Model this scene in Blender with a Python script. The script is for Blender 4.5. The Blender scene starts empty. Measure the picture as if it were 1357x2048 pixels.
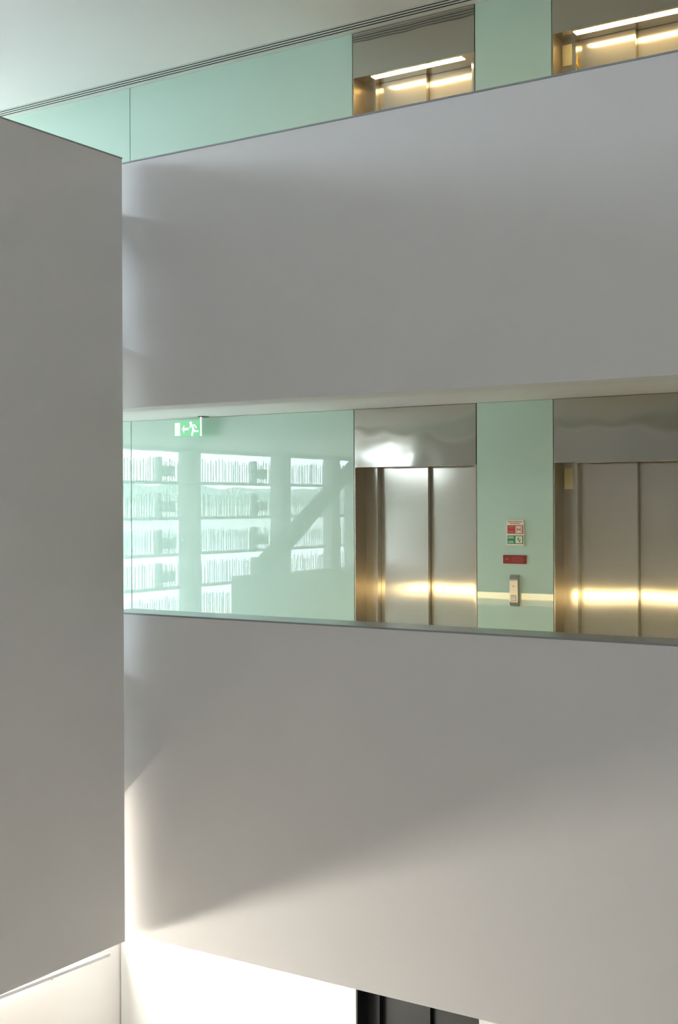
import bpy, bmesh, math, random
from mathutils import Vector, Matrix

# ---------------------------------------------------------------- scene, camera, light
scene = bpy.context.scene
COL = scene.collection
E = 5.085                       # eye height above the ground floor (z below are eye-relative, + E)
FL_G, FL_M, FL_T = 0.0, E - 1.781, E + 1.523      # floor levels
VF, VI, VB = 6.854, 7.15, 8.99  # parapet front, parapet inner face, lift wall
UP, VE = -6.156, 6.715          # side panel plane and its end
UF = -11.4                      # glazed facade

cam = bpy.data.cameras.new('camera')
cam_o = bpy.data.objects.new('camera', cam)
COL.objects.link(cam_o)
cam.sensor_fit = 'VERTICAL'
cam.sensor_height = 24.0
cam.lens = 24.0 * 2493.7 / 2048.0
cam.shift_y = -13.8 / 2048.0
cam.clip_end = 3000
cam_o.location = (0, 0, E)
cam_o.rotation_euler = (math.radians(90), math.radians(0.232), math.radians(32.6865))
scene.camera = cam_o

world = bpy.data.worlds.new('overcast')
scene.world = world
world.use_nodes = True
bg = world.node_tree.nodes['Background']
bg.inputs[0].default_value = (0.91, 0.96, 1.11, 1)
bg.inputs[1].default_value = 11.5

vs = scene.view_settings
vs.view_transform = 'Standard'
vs.look = 'None'
vs.gamma = 1.0
vs.use_curve_mapping = False
vs.exposure = 0.5

scene.cycles.max_bounces = 10
scene.cycles.diffuse_bounces = 7
scene.cycles.glossy_bounces = 6
scene.cycles.transparent_max_bounces = 10
scene.cycles.caustics_reflective = False
scene.cycles.caustics_refractive = False
scene.cycles.sample_clamp_indirect = 6.0

def portal_front(u0, u1, z0, z1):
    l = bpy.data.lights.new('daylight_portal', 'AREA')
    l.shape = 'RECTANGLE'; l.size, l.size_y = u1 - u0, z1 - z0
    l.cycles.is_portal = True
    o = bpy.data.objects.new('daylight_portal', l); COL.objects.link(o)
    o.location = ((u0 + u1) / 2, -4.15, (z0 + z1) / 2)
    o.rotation_euler = (math.radians(90), 0, 0)
portal_front(-5.6, 3.2, E + 3.26, E + 3.5)
def portal(z0, z1, v0, v1):
    l = bpy.data.lights.new('daylight_portal', 'AREA')
    l.shape = 'RECTANGLE'
    l.size, l.size_y = z1 - z0, v1 - v0
    l.cycles.is_portal = True
    o = bpy.data.objects.new('daylight_portal', l)
    COL.objects.link(o)
    o.location = (UF - 0.06, (v0 + v1) / 2, (z0 + z1) / 2)
    o.rotation_euler = (0, math.radians(-90), 0)
portal(FL_M + 0.02, E + 0.76, -3.9, 8.9)
portal(E + 3.05, E + 3.99, -3.9, 8.9)
portal(E + 2.72, E + 3.05, 6.9, 9.0)

# ---------------------------------------------------------------- materials
MATS = {}
def nmat(name):
    m = bpy.data.materials.new(name)
    m.use_nodes = True
    MATS[name] = m
    nt = m.node_tree
    return m, nt, nt.nodes['Principled BSDF']

def paint(name, col, rough=0.55, var=0.02, scale=1.5, bump=0.0, spec=0.5):
    m, nt, p = nmat(name)
    tc = nt.nodes.new('ShaderNodeTexCoord')
    nz = nt.nodes.new('ShaderNodeTexNoise'); nz.inputs['Scale'].default_value = scale
    nz.inputs['Detail'].default_value = 4
    rp = nt.nodes.new('ShaderNodeValToRGB')
    rp.color_ramp.elements[0].position = 0.3; rp.color_ramp.elements[1].position = 0.7
    rp.color_ramp.elements[0].color = tuple(max(0, c * (1 - var)) for c in col) + (1,)
    rp.color_ramp.elements[1].color = tuple(min(1, c * (1 + var)) for c in col) + (1,)
    nt.links.new(tc.outputs['Object'], nz.inputs['Vector'])
    nt.links.new(nz.outputs['Fac'], rp.inputs['Fac'])
    nt.links.new(rp.outputs['Color'], p.inputs['Base Color'])
    p.inputs['Roughness'].default_value = rough
    p.inputs['Specular IOR Level'].default_value = spec
    if bump:
        n2 = nt.nodes.new('ShaderNodeTexNoise'); n2.inputs['Scale'].default_value = 220
        b = nt.nodes.new('ShaderNodeBump'); b.inputs['Strength'].default_value = bump
        b.inputs['Distance'].default_value = 0.001
        nt.links.new(tc.outputs['Object'], n2.inputs['Vector'])
        nt.links.new(n2.outputs['Fac'], b.inputs['Height'])
        nt.links.new(b.outputs['Normal'], p.inputs['Normal'])
    return m

def steel(name, col, rough=0.24, aniso=0.75, warp=0.0, warp_scale=1.6, soft=0.0):
    """horizontally brushed sheet steel; warp = slow oil-canning of the sheet"""
    m, nt, p = nmat(name)
    p.inputs['Metallic'].default_value = 1.0
    p.inputs['Roughness'].default_value = rough
    p.inputs['Anisotropic'].default_value = aniso
    tg = nt.nodes.new('ShaderNodeTangent'); tg.direction_type = 'RADIAL'; tg.axis = 'Z'
    nt.links.new(tg.outputs['Tangent'], p.inputs['Tangent'])
    tc = nt.nodes.new('ShaderNodeTexCoord')
    mp = nt.nodes.new('ShaderNodeMapping'); mp.inputs['Scale'].default_value = (3, 3, 500)
    nz = nt.nodes.new('ShaderNodeTexNoise'); nz.inputs['Scale'].default_value = 1.0
    nz.inputs['Detail'].default_value = 3
    rp = nt.nodes.new('ShaderNodeValToRGB')
    rp.color_ramp.elements[0].color = tuple(c * 0.93 for c in col) + (1,)
    rp.color_ramp.elements[1].color = tuple(min(1, c * 1.05) for c in col) + (1,)
    nt.links.new(tc.outputs['Object'], mp.inputs['Vector'])
    nt.links.new(mp.outputs['Vector'], nz.inputs['Vector'])
    nt.links.new(nz.outputs['Fac'], rp.inputs['Fac'])
    nt.links.new(rp.outputs['Color'], p.inputs['Base Color'])
    p2 = None
    if soft:                                            # matt lobe of the brushed grain
        p2 = nt.nodes.new('ShaderNodeBsdfPrincipled')
        p2.inputs['Metallic'].default_value = 1.0; p2.inputs['Roughness'].default_value = 0.52
        nt.links.new(rp.outputs['Color'], p2.inputs['Base Color'])
        mx = nt.nodes.new('ShaderNodeMixShader'); mx.inputs[0].default_value = soft
        out = nt.nodes['Material Output']
        nt.links.new(p.outputs[0], mx.inputs[1]); nt.links.new(p2.outputs[0], mx.inputs[2])
        nt.links.new(mx.outputs[0], out.inputs['Surface'])
    if warp:
        n2 = nt.nodes.new('ShaderNodeTexNoise'); n2.inputs['Scale'].default_value = warp_scale
        n2.inputs['Detail'].default_value = 0.5
        b = nt.nodes.new('ShaderNodeBump'); b.inputs['Strength'].default_value = 1.0
        b.inputs['Distance'].default_value = warp
        nt.links.new(tc.outputs['Object'], n2.inputs['Vector'])
        nt.links.new(n2.outputs['Fac'], b.inputs['Height'])
        nt.links.new(b.outputs['Normal'], p.inputs['Normal'])
    return m

def emit(name, col, strength):
    m, nt, p = nmat(name)
    p.inputs['Base Color'].default_value = col + (1,)
    p.inputs['Emission Color'].default_value = col + (1,)
    p.inputs['Emission Strength'].default_value = strength
    p.inputs['Roughness'].default_value = 0.4
    return m

def glass_back(name, col, ior=1.55):
    m = paint(name, col, rough=0.012, var=0.012, scale=0.6, spec=0.5)
    p = m.node_tree.nodes['Principled BSDF']
    p.inputs['IOR'].default_value = ior
    return m

def thin_glass(name):
    m = bpy.data.materials.new(name); m.use_nodes = True; MATS[name] = m
    nt = m.node_tree; nt.nodes.clear()
    out = nt.nodes.new('ShaderNodeOutputMaterial')
    mix = nt.nodes.new('ShaderNodeMixShader')
    tr = nt.nodes.new('ShaderNodeBsdfTransparent'); tr.inputs[0].default_value = (0.93, 0.97, 0.95, 1)
    gl = nt.nodes.new('ShaderNodeBsdfGlossy'); gl.inputs['Roughness'].default_value = 0.0
    lw = nt.nodes.new('ShaderNodeLayerWeight')          # Schlick reflectance of a thin pane
    pw = nt.nodes.new('ShaderNodeMath'); pw.operation = 'POWER'; pw.inputs[1].default_value = 5.0
    ma = nt.nodes.new('ShaderNodeMath'); ma.operation = 'MULTIPLY_ADD'
    ma.inputs[1].default_value = 0.95; ma.inputs[2].default_value = 0.04
    nt.links.new(lw.outputs['Facing'], pw.inputs[0])
    nt.links.new(pw.outputs[0], ma.inputs[0])
    nt.links.new(ma.outputs[0], mix.inputs[0])
    nt.links.new(tr.outputs[0], mix.inputs[1]); nt.links.new(gl.outputs[0], mix.inputs[2])
    nt.links.new(mix.outputs[0], out.inputs[0])
    return m

M_WHITE = paint('white_plaster', (0.80, 0.79, 0.785), 0.6, 0.012, 0.9, bump=0.15, spec=0.25)
M_WALLG = paint('side_wall_paint', (0.66, 0.66, 0.66), 0.6, 0.012, 0.9, spec=0.25)
M_CEIL = paint('ceiling_paint', (0.84, 0.83, 0.83), 0.7, 0.01, 0.8, spec=0.2)
M_FLOOR = paint('pale_stone_floor', (0.62, 0.60, 0.57), 0.35, 0.05, 2.0)
M_SHAFT = paint('shaft_dark', (0.10, 0.10, 0.095), 0.8)
M_GLASS = glass_back('back_painted_glass', (0.465, 0.63, 0.55))
M_GLASSW = glass_back('overexposed_glass', (0.64, 0.66, 0.66))  # green cladding glass with its overexposed white look put into the colour
M_STEEL = steel('brushed_steel', (0.58, 0.55, 0.475), 0.14, 0.85, warp=0.005, soft=0.28)
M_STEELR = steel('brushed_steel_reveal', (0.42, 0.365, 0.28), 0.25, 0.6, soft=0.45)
M_STEELD = steel('dimmed_lift_steel', (0.062, 0.065, 0.068), 0.25, 0.8)  # lift steel with the dim ground-storey look put into its colour
M_STEELH = steel('brushed_steel_header', (0.53, 0.51, 0.45), 0.10, 0.6, warp=0.016, warp_scale=2.4, soft=0.18)
M_STEELP = steel('satin_steel', (0.66, 0.65, 0.62), 0.3, 0.0)
M_CAP = steel('cap_steel', (0.50, 0.53, 0.54), 0.34, 0.0)
M_EDGE = paint('cap_edge_grey', (0.30, 0.32, 0.34), 0.5)
M_SLOT = paint('slot_black', (0.012, 0.012, 0.012), 0.9, spec=0.1)
M_RAIL = paint('handrail_grey', (0.30, 0.31, 0.31), 0.4)
M_ALU = paint('white_aluminium', (0.72, 0.74, 0.72), 0.4)
M_LED = emit('warm_led', (1.0, 0.70, 0.31), 17.0)
M_LEDP = emit('warm_led_handrail', (1.0, 0.76, 0.38), 9.5)
M_BACKGLOW = emit('backplate_glow', (1.0, 0.82, 0.55), 2.0)
M_CALL = steel('call_station_steel', (0.47, 0.46, 0.43), 0.32, 0.0)
M_LEDOFF = paint('led_diffuser_unlit', (0.6, 0.56, 0.46), 0.3)
M_TUBE = emit('fill_ceiling_tube', (1.0, 0.95, 0.90), 8.0)
M_WTUBE = emit('fill_wall_tube', (1.0, 0.93, 0.82), 36.0)
M_CREAM = paint('cream_display', (0.66, 0.60, 0.34), 0.25)
M_SIGNW = paint('sign_white', (0.72, 0.68, 0.56), 0.4)
M_RED = paint('sign_red', (0.50, 0.045, 0.045), 0.4)
M_DRED = paint('plate_dark_red', (0.24, 0.012, 0.014), 0.3)
M_PINK = paint('plate_red_print', (0.42, 0.09, 0.08), 0.4)
M_GREEN = paint('sign_green', (0.015, 0.26, 0.12), 0.4)
M_INK = paint('sign_ink', (0.10, 0.06, 0.05), 0.5)
M_INKR = paint('sign_ink_red', (0.42, 0.20, 0.15), 0.5)
M_YELLOW = paint('hazard_yellow', (0.80, 0.52, 0.05), 0.4)
M_EXIT = emit('exit_green', (0.18, 0.52, 0.28), 0.30)
M_EXITW = emit('exit_white', (0.85, 0.9, 0.82), 0.45)
M_DARKM = paint('dark_metal', (0.06, 0.06, 0.06), 0.4)
M_PANE = thin_glass('window_glass')
M_FRAME = paint('facade_frame', (0.45, 0.50, 0.47), 0.5)
M_COLUMN = paint('facade_column', (0.62, 0.62, 0.60), 0.5)
M_ROD = paint('screen_rod', (0.33, 0.36, 0.35), 0.5)
M_STAIR = paint('stair_grey', (0.30, 0.34, 0.32), 0.5)
M_HILL = paint('hazy_woodland', (0.27, 0.34, 0.29), 0.9, 0.25, 0.05)
M_FIELD = paint('pale_meadow', (0.50, 0.52, 0.46), 0.9, 0.2, 0.05)
M_WATER = paint('lake_water', (0.84, 0.83, 0.82), 0.06, 0.05, 0.02)
M_TERR = paint('terrace_paving', (0.88, 0.78, 0.66), 0.8, 0.08, 0.4)

# ---------------------------------------------------------------- mesh helpers
def add_box(bm, x0, x1, y0, y1, z0, z1):
    vsx = [bm.verts.new(p) for p in ((x0, y0, z0), (x1, y0, z0), (x1, y1, z0), (x0, y1, z0),
                                     (x0, y0, z1), (x1, y0, z1), (x1, y1, z1), (x0, y1, z1))]
    for f in ((3, 2, 1, 0), (4, 5, 6, 7), (0, 1, 5, 4), (1, 2, 6, 5), (2, 3, 7, 6), (3, 0, 4, 7)):
        bm.faces.new([vsx[i] for i in f])

def obj(name, bm, mat, parent=None, loc=None, bevel=0.0, smooth=False):
    if bevel:
        bmesh.ops.bevel(bm, geom=list(bm.edges), offset=bevel, segments=2, affect='EDGES', profile=0.5)
    bmesh.ops.recalc_face_normals(bm, faces=bm.faces)
    me = bpy.data.meshes.new(name)
    bm.to_mesh(me); bm.free()
    if smooth:
        for p in me.polygons: p.use_smooth = True
    me.materials.append(mat)
    o = bpy.data.objects.new(name, me)
    COL.objects.link(o)
    if loc: o.location = loc
    if parent: o.parent = parent
    return o

def boxes(name, bl, mat, parent=None, bevel=0.0, loc=None):
    bm = bmesh.new()
    for b in bl: add_box(bm, *b)
    return obj(name, bm, mat, parent, loc, bevel)

def poly(name, pts, axis, d0, d1, mat, parent=None, loc=None, smooth=False):
    """prism: 2-D pts extruded along axis ('x' pts=(y,z), 'y' pts=(x,z))"""
    bm = bmesh.new()
    def P(a, b, d): return (d, a, b) if axis == 'x' else (a, d, b)
    lo = [bm.verts.new(P(a, b, d0)) for a, b in pts]
    hi = [bm.verts.new(P(a, b, d1)) for a, b in pts]
    bm.faces.new(lo); bm.faces.new(hi[::-1])
    n = len(pts)
    for i in range(n):
        bm.faces.new((lo[i], lo[(i + 1) % n], hi[(i + 1) % n], hi[i]))
    return obj(name, bm, mat, parent, loc, smooth=smooth)

def tag(o, label=None, cat=None, group=None, kind=None):
    if label: o['label'] = label
    if cat: o['category'] = cat
    if group: o['group'] = group
    if kind: o['kind'] = kind
    return o

def thing(name, loc, label, cat, group=None):
    o = bpy.data.objects.new(name, None)
    o.empty_display_size = 0.1
    COL.objects.link(o); o.location = loc
    return tag(o, label, cat, group)

def struct(o, label, cat):
    return tag(o, label, cat, kind='structure')

# ---------------------------------------------------------------- the building
UR, VN = 3.6, -4.0              # right wall, wall behind the camera
CE_T, CE_M, CE_G = E + 4.0106, E + 0.8128, E - 2.49

struct(boxes('floor_ground', [(UF, UR, VN, 9.5, -0.3, 0.0)], M_FLOOR), 'pale stone floor of the ground storey', 'floor')
NV0, NU0 = 5.9, -7.3            # void added behind the panel end to let window light through the gap
def slab(z0, z1, near):
    b = [(NU0, -6.47, VI + 0.1, 9.01, z0, z1), (-6.47, UR, VI, 9.01, z0, z1), (UF, NU0, NV0, 9.01, z0, z1), (UF, -6.30, VN, NV0, z0, z1)]
    if near: b.append((-6.30, UR, VN, 0.45, z0, z1))
    return b
struct(boxes('floor_middle', slab(CE_G + 0.03, FL_M, True), M_FLOOR), 'floor slab of the middle storey behind the lower white parapet', 'floor')
struct(boxes('floor_upper', slab(CE_M + 0.03, FL_T, False), M_FLOOR), 'floor slab of the upper storey behind the upper white parapet', 'floor')
struct(boxes('ceiling_upper', [(UF - 0.3, UR + 0.2, VN - 0.2, 9.5, CE_T, CE_T + 0.2)], M_CEIL),
       'smooth white ceiling over the atrium at the top of the photo', 'ceiling')
struct(boxes('ceiling_middle', slab(CE_M, CE_M + 0.03, False), M_CEIL), 'white ceiling strip over the middle lift lobby', 'ceiling')
struct(boxes('ceiling_ground', slab(CE_G, CE_G + 0.03, True), M_CEIL), 'white ceiling of the ground storey lobby', 'ceiling')
struct(boxes('wall_right', [(UR, UR + 0.2, VN, 9.5, 0, CE_T)], M_WHITE), 'plain white wall closing the atrium on the right', 'wall')
WZ0, WZ1, WU0, WU1 = E + 3.26, E + 3.5, -5.6, 3.2      # unseen window band added behind the viewer for fill light
wf = struct(boxes('wall_front', [(UF, UR + 0.2, VN - 0.2, VN, 0, WZ0), (UF, UR + 0.2, VN - 0.2, VN, WZ1, CE_T),
                                 (UF, WU0, VN - 0.2, VN, WZ0, WZ1), (WU1, UR + 0.2, VN - 0.2, VN, WZ0, WZ1)], M_WHITE),
            'white wall with an added fill-light window band behind the viewer', 'wall')
struct(boxes('window_20', [(WU0, WU1, VN - 0.11, VN - 0.10, WZ0, WZ1)], M_PANE), 'long pane of the added fill-light window behind the viewer', 'window')

def parapet(name, z0, z1, label):
    w = boxes(name, [(-6.47, UR, VF, VI, z0, z1 - 0.012)], M_WHITE)
    struct(w, label, 'parapet')
    c = boxes('cap_rail', [(-6.47, UR, VF + 0.001, VI + 0.003, z1 - 0.012, z1)], M_CAP, w)
    e = boxes('edge_trim', [(-6.47, UR, VF - 0.004, VF + 0.001, z1 - 0.011, z1)], M_EDGE, w)
    c['label'] = 'satin steel cap along the parapet top'
    e['label'] = 'thin dark grey edge trim of the parapet top'
    return w
parapet('wall_upper', E + 0.7176, E + 2.5216, 'wide white parapet band of the upper storey across the photo')
parapet('wall_lower', E - 3.1385, E - 0.7826, 'wide white parapet band of the middle storey in the lower half')
w = boxes('wall_left', [(UP - 0.14, UP, VN, VE, E - 3.1334, E + 2.498)], M_WHITE)
struct(w, 'tall white panel wall standing at the left of the photo', 'wall')
boxes('cap_rail', [(UP - 0.14, UP + 0.003, VN, VE + 0.003, E + 2.498, E + 2.508)], M_EDGE, w)

for z in (2.13, 1.17, -1.24, -2.12):  # unseen plates added to cast shadow lines beside the panel end
    boxes('shadow_plate', [(-7.25, UP - 0.16, 6.10, VF - 0.002, E + z - 0.02, E + z + 0.02)], M_WHITE, w)

# parapet of the gallery where the viewer stands
wv = boxes('wall_near', [(-6.14, UR, 0.30, 0.45, CE_G, E - 0.80)], M_WHITE)
struct(wv, 'white parapet of the gallery below the viewer', 'parapet')
# lift wall: core piers, glass panels
L1, L2, LW = -5.613, -3.799, 1.152
wb = boxes('wall_back', [(UF, L1, 9.015, 9.4, 0, CE_T), (L1 + LW, L2, 9.015, 9.4, 0, CE_T),
                         (L2 + LW, UR, 9.015, 9.4, 0, CE_T), (UF, UR, 9.4, 9.5, 0, CE_T)], M_SHAFT)
struct(wb, 'lift wall clad in pale green glass at the back of the lobbies', 'wall')
J = 0.005
def pane(u0, u1, z0, z1):
    boxes('glass_panel', [(u0 + J, u1 - J, VB, VB + 0.012, z0 + 0.004, z1 - 0.004)], M_GLASS if z0 > 1 else M_GLASSW, wb)
    boxes('panel_backing', [(u0, u1, VB + 0.012, 9.015, z0, z1)], M_FRAME, wb)
for fi, (z0, z1) in enumerate(((FL_G, CE_G), (FL_M, CE_M), (FL_T, CE_T))):
    lj = -8.135
    pane(-8.135 if fi else -8.30, L1, z0, z1)
    if fi:
        pane(-10.66, -8.135, z0, z1)
        pane(UF, -10.66, z0, z1)
    pane(L1 + LW, L2, z0, z1)
    if fi == 0:
        pane(L2, L2 + LW, z0, z1)
    pane(L2 + LW, 0.0, z0, z1)
    pane(0.0, UR, z0, z1)

# ground storey side wall with its handrail
ws = boxes('wall_side', [(-8.46, -8.307, 1.0, 9.01, 0, CE_G)], M_WALLG)
struct(ws, 'bright white side wall of the ground storey at lower left', 'wall')
hr = thing('handrail', (-8.307, 8.0, 0.819), 'slim grey handrail on the bright white wall at lower left', 'handrail')
hr.rotation_euler = (math.radians(-1.95), 0, 0)      # follows a gentle ramp
boxes('rail', [(0.045, 0.075, -5.6, 0.78, 0.018, 0.055)], M_RAIL, hr, bevel=0.008)
for y in (0.55, 0.06, -1.4, -2.9, -4.4):
    boxes('bracket', [(0.0, 0.055, y - 0.008, y + 0.008, -0.004, 0.018)], M_STEELP, hr)

# ---------------------------------------------------------------- facade on the left
fac = boxes('wall_facade', [(UF - 0.1, UF + 0.1, VN, 9.5, CE_G, FL_M), (UF - 0.1, UF + 0.1, VN, 9.5, E + 0.76, FL_T),
                            (UF - 0.2, UF, VN, 9.5, -0.3, CE_G),
                            (UF - 0.1, UF - 0.02, VN, 6.9, FL_T, E + 3.05), (UF - 0.1, UF - 0.02, 6.9, 9.5, FL_T, E + 2.72),  # solid lower panels added to narrow the upper daylight to a high band
                            (UF - 0.1, UF + 0.1, VN, -0.10, FL_M, E + 0.48)], M_FRAME)  # solid part added to darken what the lift doors mirror
struct(fac, 'spandrels of the glazed facade, with solid parts added to block light', 'facade')
COLS = [(8.3, 8.63), (6.15, 6.48), (3.98, 4.31), (1.72, 2.08), (0.27, 0.58), (-1.5, -1.17), (-3.9, -3.6)]
n = 0
for z0, z1 in ((FL_M, E + 0.76), (E + 3.05, CE_T)):
    for a, b in COLS:
        c = boxes('column', [(UF - 0.08, UF + 0.10, a + 0.13, b, z0, z1)], M_COLUMN, fac)
        boxes('mullion', [(UF - 0.10, UF + 0.06, a, a + 0.13, z0, z1)], M_FRAME, fac)
    edges = [9.4] + [e for a, b in COLS for e in (b, a)] + [VN]
    for i in range(0, len(edges), 2):
        n += 1
        v1, v0 = edges[i], edges[i + 1]
        wi = boxes('window_%d' % n, [(UF - 0.012, UF, v0, v1, z0, z1)], M_PANE)
        struct(wi, 'tall clear window pane between facade columns', 'window')

struct(boxes('window_30', [(UF - 0.012, UF, 6.9, 9.4, E + 2.72, E + 3.05)], M_PANE), 'added lower pane beside the lift wall to brighten the ceiling', 'window')  # pane added to bring more daylight onto the upper ceiling
random.seed(4)
sc_ = thing('sun_screen', (UF - 0.16, 0, 0), 'outdoor screen of thin vertical rods on horizontal rails outside the windows', 'screen')
zr = [E + z for z in (0.326, -0.18, -0.695, -1.165, -1.64)]
US = 0.0
for z in zr:
    boxes('rail', [(-0.03, 0.03, VN, 9.4, z - 0.022, z + 0.022)], M_ROD, sc_)
for a, b in COLS:
    if 0 < b < 1: continue
    for z in zr[:-1]:
        boxes('post', [(-0.04, 0.04, b + 0.30, b + 0.38, z, z + 0.36)], M_ROD, sc_)
        boxes('bracket', [(-0.02, 0.02, b + 0.0, b + 0.31, z + 0.09, z + 0.24)], M_ROD, sc_)
bm = bmesh.new()
for z in zr:
    v = VN
    while v < 9.3:
        v += random.uniform(0.034, 0.075)
        w_ = random.choice((0.006, 0.009, 0.012, 0.014))
        add_box(bm, -0.006, 0.006, v, v + w_, z + 0.02, z + random.choice((0.30, 0.33, 0.34, 0.36)))
tag(obj('vertical_rods', bm, M_ROD, sc_), 'thin vertical rods of the screen', kind='stuff')

# lake, shores and terrace beyond the facade
struct(boxes('ground_terrace', [(-40, UF - 0.1, -60, 90, -0.5, -0.05)], M_TERR), 'pale paved terrace outside the windows', 'terrace')
tag(boxes('terrace_kerb', [(-17.6, -17.2, -60, 90, -0.05, 0.75)], M_STAIR), 'long grey kerb wall along the terrace', 'wall')
tag(boxes('lake', [(-1500, -40, -1500, 2500, -3.0, -1.2)], M_WATER), 'wide pale lake beyond the terrace', 'lake')
def hill(name, u, h, seed, label, mat, base=-1.19, depth=120):
    random.seed(seed)
    ph = [random.uniform(0, 6.28) for _ in range(8)]
    bm = bmesh.new(); front, top, back = [], [], []
    y = -1400
    while y <= 2400:
        hh = h * (0.78 + 0.16 * math.sin(y / 170 + ph[0]) + 0.08 * math.sin(y / 61 + ph[1])
                  + 0.025 * math.sin(y / 11 + ph[2]) + 0.02 * math.sin(y / 5.3 + ph[3])) + random.uniform(-0.4, 0.4)
        front.append(bm.verts.new((u, y, base)))
        top.append(bm.verts.new((u - depth * 0.5, y, hh)))
        back.append(bm.verts.new((u - depth, y, base)))
        y += 4
    for i in range(len(top) - 1):
        bm.faces.new((front[i], front[i + 1], top[i + 1], top[i]))
        bm.faces.new((top[i], top[i + 1], back[i + 1], back[i]))
    return tag(obj(name, bm, mat), label, 'hill')
hill('wooded_hill', -420, 26, 3, 'hazy wooded hill on the far shore of the lake', M_HILL)
hill('meadow_bank', -330, 9, 8, 'pale meadow bank at the far water edge', M_FIELD, depth=60)

# low wall and raking brace of the side gallery, seen mirrored in the glass
lw_ = boxes('wall_gallery', [(-8.55, -8.40, -1.0, 6.89, FL_M, E - 0.79)], M_WHITE)
struct(lw_, 'low white wall in the side gallery mirrored in the green glass', 'wall')
br = thing('raking_brace', (-8.475, 6.40, E - 0.79), 'grey raking brace on the low gallery wall, mirrored in the green glass', 'brace')
boxes('foot', [(-0.05, 0.05, -0.09, 0.09, 0.0, 0.16)], M_STAIR, br)
poly('beam', [(0.09, 0.16), (-0.09, 0.0), (-2.55, 1.60 - 0.02), (-2.37, 1.60)], 'x', -0.05, 0.05, M_STAIR, br)

# ---------------------------------------------------------------- lifts
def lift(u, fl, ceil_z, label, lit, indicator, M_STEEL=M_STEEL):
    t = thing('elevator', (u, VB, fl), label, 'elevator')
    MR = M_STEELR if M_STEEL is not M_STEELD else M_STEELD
    H = ceil_z - fl - 0.004
    w = LW
    # header sheet: a shallow grid so that the sheet is a little dished along its lower edge
    bm = bmesh.new()
    add_box(bm, 0.004, w - 0.004, 0.0, 0.33, 2.100, H)
    obj('header_panel', bm, M_STEELH, t)
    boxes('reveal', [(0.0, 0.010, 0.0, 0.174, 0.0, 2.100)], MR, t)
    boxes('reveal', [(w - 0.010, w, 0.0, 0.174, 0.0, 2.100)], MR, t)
    jp = boxes('jamb_plate', [(0.0, 0.125, 0.174, 0.233, 0.0, 2.100)], M_STEEL, t)
    boxes('jamb_plate', [(w - 0.114, w, 0.174, 0.233, 0.0, 2.100)], M_STEEL, t)
    boxes('door_leaf', [(0.085, 0.584, 0.235, 0.276, 0.006, 2.098)], M_STEEL, t)
    boxes('door_leaf', [(0.55, w - 0.07, 0.282, 0.315, 0.006, 2.098)], M_STEEL, t)
    boxes('sill', [(0.0, w, 0.0, 0.33, -0.02, 0.004)], M_STEELP, t)
    ls = boxes('light_strip', [(0.16, w - 0.14, 0.037, 0.110, 2.0965, 2.1005)], M_LED if lit else M_LEDOFF, t)
    ls['label'] = 'warm glowing light strip under the header' if lit else 'light strip under the header'
    if indicator:
        ind = boxes('floor_indicator', [(0.019, 0.092, 0.169, 0.1745, 1.899, 2.062)], M_CREAM, jp)
        ind['label'] = 'cream floor indicator plate on the jamb'
    return t

lift(L1, FL_T, CE_T, 'steel lift with glowing header strip above the upper parapet, left of its pair', True, False)
lift(L2, FL_T, CE_T, 'steel lift with glowing header strip cut off by the top right corner', True, True)
lift(L1, FL_M, CE_M, 'brushed steel lift between the reflecting green glass and the fire signs', False, False)
lift(L2, FL_M, CE_M, 'brushed steel lift with cream indicator right of the fire signs', False, True)
lift(L1, FL_G, CE_G, 'lift doors with a dim look put into the steel colour, peeking out below the lower parapet', False, False, M_STEELD)

# warning sticker on the upper right lift jamb
ws_ = thing('warning_sticker', (L2 + 0.125, VB + 0.207, E + 3.465), 'tiny yellow warning triangle stuck on the upper right lift jamb', 'sticker')
poly('triangle', [(-0.024, -0.035), (0.024, -0.055), (0.0, 0.045)], 'x', 0.0, 0.002, M_YELLOW, ws_)
poly('mark', [(-0.003, -0.025), (0.003, -0.027), (0.002, 0.012), (-0.002, 0.012)], 'x', 0.0021, 0.0027, M_INK, ws_)

# handrail light along the inner side of each parapet
def parapet_light(z_top, u0, label):
    t = thing('handrail_light', (u0, VI, z_top), label, 'light')
    boxes('housing', [(0, 3.4 - u0, 0.0, 0.05, -0.052, -0.016)], M_STEELP, t)
    d = boxes('diffuser', [(0.01, 3.39 - u0, 0.0, 0.022, -0.112, -0.053)], M_LEDP, t)
    boxes('backplate', [(0, 3.4 - u0, 0.0, 0.012, -0.172, -0.113)], M_BACKGLOW, t)  # backplate given a glow that stands in for lamplight on it
parapet_light(E - 0.7826, -6.45, 'warm linear light behind the middle storey parapet')
parapet_light(E + 2.5216, -6.45, 'warm linear light behind the upper storey parapet')

# unseen ceiling lights added to brighten the ground storey
def fill_light(p, length, along, label):
    t = thing('fill_ceiling_light', p, label, 'light', 'added ground storey fill lights')
    a, b = length / 2, 0.06
    if along == 'y': a, b = b, a
    boxes('housing', [(-a - 0.02, a + 0.02, -b - 0.02, b + 0.02, -0.04, 0.0)], M_ALU, t)
    boxes('diffuser', [(-a, a, -b, b, -0.055, -0.041)], M_TUBE, t)
for k, y in enumerate((7.55, 5.15, 2.75)):  # unseen wall lights added to throw light under the panel onto the lower parapet
    t = thing('fill_wall_light', (-8.307, y, E - 4.015),
              ('added unseen wall light nearest the lift wall on the bright side wall', 'middle added unseen wall light above the handrail on the side wall',
               'added unseen wall light nearest the viewer on the bright side wall')[k], 'light')
    boxes('housing', [(0.0, 0.03, -1.18, 1.18, -0.17, 0.17)], M_ALU, t)
    boxes('diffuser', [(0.03, 0.045, -1.16, 1.16, -0.16, 0.16)], M_WTUBE, t)
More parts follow.
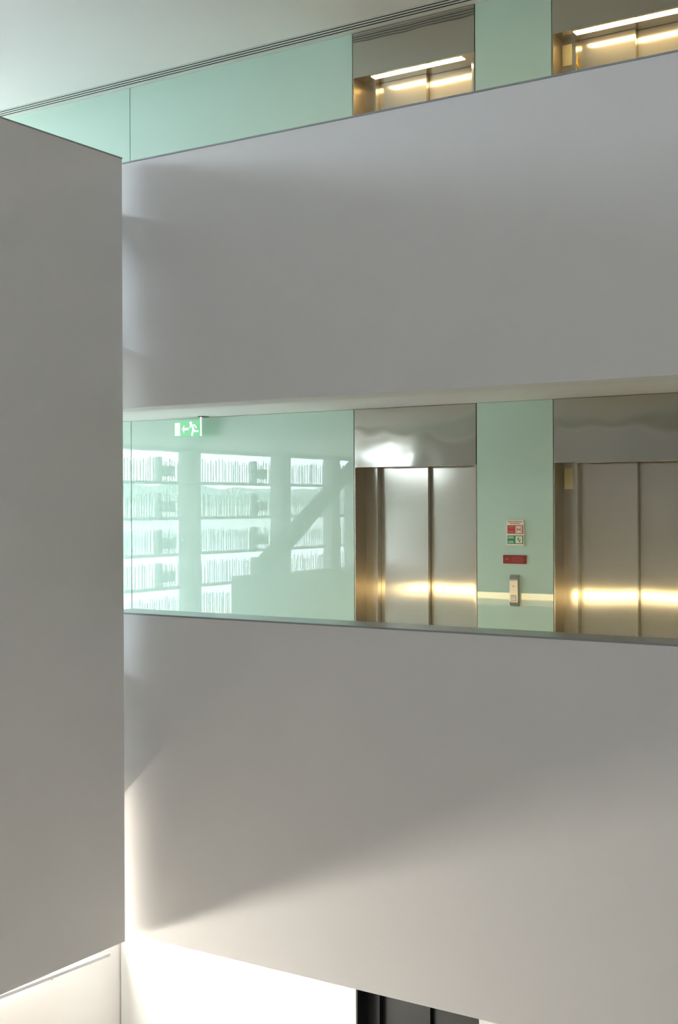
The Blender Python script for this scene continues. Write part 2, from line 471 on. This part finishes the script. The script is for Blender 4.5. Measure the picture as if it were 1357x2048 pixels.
for x in (-6.9, -4.9, -2.9):
    fill_light((x, 8.35, CE_G), 1.7, 'x', {-6.9: 'added ground lobby fill light nearest the bright side wall', -4.9: 'added ground lobby fill light above the dark lift',
                                               -2.9: 'added ground lobby fill light right of the dark lift'}[x])

# ---------------------------------------------------------------- slot diffuser in the upper ceiling
sd = thing('slot_diffuser', (-3.9, 8.86, CE_T), 'long white air diffuser with three black slots along the ceiling edge', 'air vent')
boxes('slot_backing', [(-7.4, 7.4, -0.074, 0.074, -0.0025, 0.0)], M_SLOT, sd)
for a, b in ((-0.075, -0.061), (-0.037, -0.014), (0.010, 0.033), (0.057, 0.075)):
    boxes('blade', [(-7.4, 7.4, a, b, -0.0055, -0.0025)], M_ALU, sd)
ct = boxes('trim_ceiling_edge', [(UF, UR, 8.945, 8.985, CE_T - 0.006, CE_T)], M_ALU)
struct(ct, 'thin pale shadow trim where ceiling meets the green glass', 'trim')

# ---------------------------------------------------------------- exit sign
ex = thing('exit_sign', (-7.313, 8.842, E + 0.70), 'green running man exit sign hanging before the reflecting green glass', 'sign')
boxes('panel', [(-0.155, 0.150, -0.008, 0.008, -0.068, 0.078)], M_EXIT, ex, bevel=0.002)
boxes('hanger_rod', [(0.150, 0.160, -0.006, 0.006, -0.068, 0.110)], M_EXITW, ex)
boxes('ceiling_plate', [(0.135, 0.175, -0.02, 0.09, 0.105, 0.1115)], M_DARKM, ex)
F0, F1 = -0.0094, -0.0081
def sym(name, pts): poly(name, pts, 'y', F0, F1, M_EXITW, ex)
sym('door_symbol', [(-0.145, -0.058), (-0.085, -0.058), (-0.085, 0.058), (-0.145, 0.058)])
sym('arrow_symbol', [(-0.060, 0.0), (-0.035, 0.038), (-0.035, 0.010), (0.015, 0.010), (0.015, -0.010), (-0.035, -0.010), (-0.035, -0.038)])
bm = bmesh.new()
def flat(pts, d0=F0, d1=F1):
    lo = [bm.verts.new((a, d0, b)) for a, b in pts]; hi = [bm.verts.new((a, d1, b)) for a, b in pts]
    bm.faces.new(lo); bm.faces.new(hi[::-1])
    for i in range(len(pts)):
        bm.faces.new((lo[i], lo[(i + 1) % len(pts)], hi[(i + 1) % len(pts)], hi[i]))
flat([(0.042 + 0.016 * math.cos(k * math.pi / 5), 0.052 + 0.016 * math.sin(k * math.pi / 5)) for k in range(10)])
flat([(0.044, 0.036), (0.064, 0.040), (0.082, 0.000), (0.062, -0.012)])
flat([(0.064, 0.040), (0.092, 0.038), (0.114, 0.008), (0.104, 0.002), (0.086, 0.026), (0.066, 0.028)])
flat([(0.046, 0.034), (0.034, 0.006), (0.024, 0.010), (0.036, 0.036)])
flat([(0.062, -0.012), (0.078, 0.002), (0.096, -0.016), (0.132, -0.016), (0.132, -0.030), (0.090, -0.030)])
flat([(0.062, -0.010), (0.080, -0.022), (0.068, -0.040), (0.062, -0.066), (0.048, -0.066), (0.052, -0.036)])
obj('running_figure', bm, M_EXITW, ex)

# ---------------------------------------------------------------- signs and call station
def text_bars(parent, mat, x0, x1, zs, y, h, seed, name='text_line'):
    random.seed(seed)
    for z in zs:
        bl = []; x = x0 + random.uniform(0, 0.004)
        while x < x1 - 0.004:
            w_ = random.uniform(0.005, 0.014)
            bl.append((x, min(x + w_, x1), y - 0.0006, y, z - h / 2, z + h / 2)); x += w_ + 0.0025
        boxes(name, bl, mat, parent)
s1 = thing('fire_instruction_sign', (-4.1185, VB, E - 0.2225), 'white fire instruction sign with red and green boxes beside the lifts', 'sign')
boxes('plate', [(-0.0745, 0.0745, -0.014, 0.0, -0.0995, 0.0995)], M_SIGNW, s1, bevel=0.0015)
text_bars(s1, M_INKR, -0.062, 0.060, (0.087, ), -0.0141, 0.008, 1)
text_bars(s1, M_INKR, -0.046, 0.044, (0.073, ), -0.0141, 0.008, 2)
for nm, m, z0, z1 in (('red_box', M_RED, -0.008, 0.059), ('green_box', M_GREEN, -0.088, -0.021)):
    bx = boxes(nm, [(-0.066, 0.068, -0.0148, -0.0138, z0, z1)], m, s1)
    boxes('pictogram_field', [(0.004, 0.060, -0.0156, -0.0147, z0 + 0.006, z1 - 0.006)], M_SIGNW, bx)
    text_bars(bx, M_INKR if m == M_RED else M_SIGNW, -0.061, -0.012, (z1 - 0.010, z1 - 0.020), -0.0149, 0.006, 3)
    text_bars(bx, M_INKR if m == M_RED else M_SIGNW, -0.061, -0.012, (z0 + 0.020, z0 + 0.010), -0.0149, 0.006, 5)
    zc = (z0 + z1) / 2
    if m == M_RED:      # lift car with two arrow wedges
        for xl in (0.012, 0.048):
            boxes('lift_symbol', [(xl, xl + 0.004, -0.0163, -0.0157, zc - 0.02, zc + 0.02)], m, bx)
        poly('wedge', [(0.022, zc - 0.013), (0.031, zc), (0.022, zc + 0.013)], 'y', -0.0163, -0.0157, M_INK, bx)
        poly('wedge', [(0.043, zc - 0.013), (0.034, zc), (0.043, zc + 0.013)], 'y', -0.0163, -0.0157, M_INK, bx)
    else:               # stairs symbol
        poly('stair_symbol', [(0.016, zc + 0.008), (0.022, zc + 0.012), (0.046, zc - 0.016), (0.046, zc - 0.022), (0.040, zc - 0.022)], 'y', -0.0163, -0.0157, M_GREEN, bx)
        poly('figure_symbol', [(0.026, zc + 0.006), (0.029, zc + 0.021), (0.034, zc + 0.021), (0.034, zc + 0.004)], 'y', -0.0165, -0.0158, M_GREEN, bx)
        boxes('figure_symbol', [(0.041, 0.047, -0.0165, -0.0158, zc - 0.006, zc + 0.006)], M_INK, bx)

s2 = thing('red_notice_plate', (-4.126, VB, E - 0.4325), 'small dark red notice plate above the lift call station', 'sign')
boxes('plate', [(-0.098, 0.098, -0.012, 0.0, -0.0335, 0.0335)], M_DRED, s2, bevel=0.0012)
boxes('pictogram_frame', [(-0.080, -0.044, -0.0127, -0.0121, 0.020, 0.022), (-0.080, -0.044, -0.0127, -0.0121, -0.020, -0.018),
                          (-0.081, -0.079, -0.0127, -0.0121, -0.020, 0.022), (-0.045, -0.043, -0.0127, -0.0121, -0.020, 0.022)], M_PINK, s2)
poly('wedge', [(-0.072, -0.008), (-0.063, 0.002), (-0.072, 0.013)], 'y', -0.0127, -0.0121, M_INKR, s2)
poly('wedge', [(-0.052, -0.008), (-0.061, 0.002), (-0.052, 0.013)], 'y', -0.0127, -0.0121, M_INKR, s2)
text_bars(s2, M_PINK, -0.028, 0.078, (0.019, 0.007, -0.005, -0.017), -0.0124, 0.0055, 9)

cs = thing('lift_call_station', (-4.1245, VB, E - 0.6765), 'curved satin steel call station with one button between the lifts', 'call panel')
prof = []
for k in range(9):
    a = math.radians(90 * k / 8)
    prof.append((-0.034 * math.sin(a), 0.124 - 0.045 * (1 - math.cos(a))))
for k in range(9):
    a = math.radians(90 * k / 8)
    prof.append((-0.034 * math.cos(a), -0.124 + 0.038 * (1 - math.sin(a))))
poly('body', prof, 'x', -0.035, 0.035, M_CALL, cs)
b = boxes('button', [(-0.020, 0.020, -0.039, -0.033, -0.078, -0.038)], M_SIGNW, cs, bevel=0.002)
boxes('button_ring', [(-0.023, 0.023, -0.0355, -0.0335, -0.081, -0.035)], M_EDGE, cs)
poly('arrow_mark', [(-0.008, 0.030), (0.008, 0.030), (0.0, 0.046)], 'y', -0.0348, -0.0338, M_EDGE, cs)
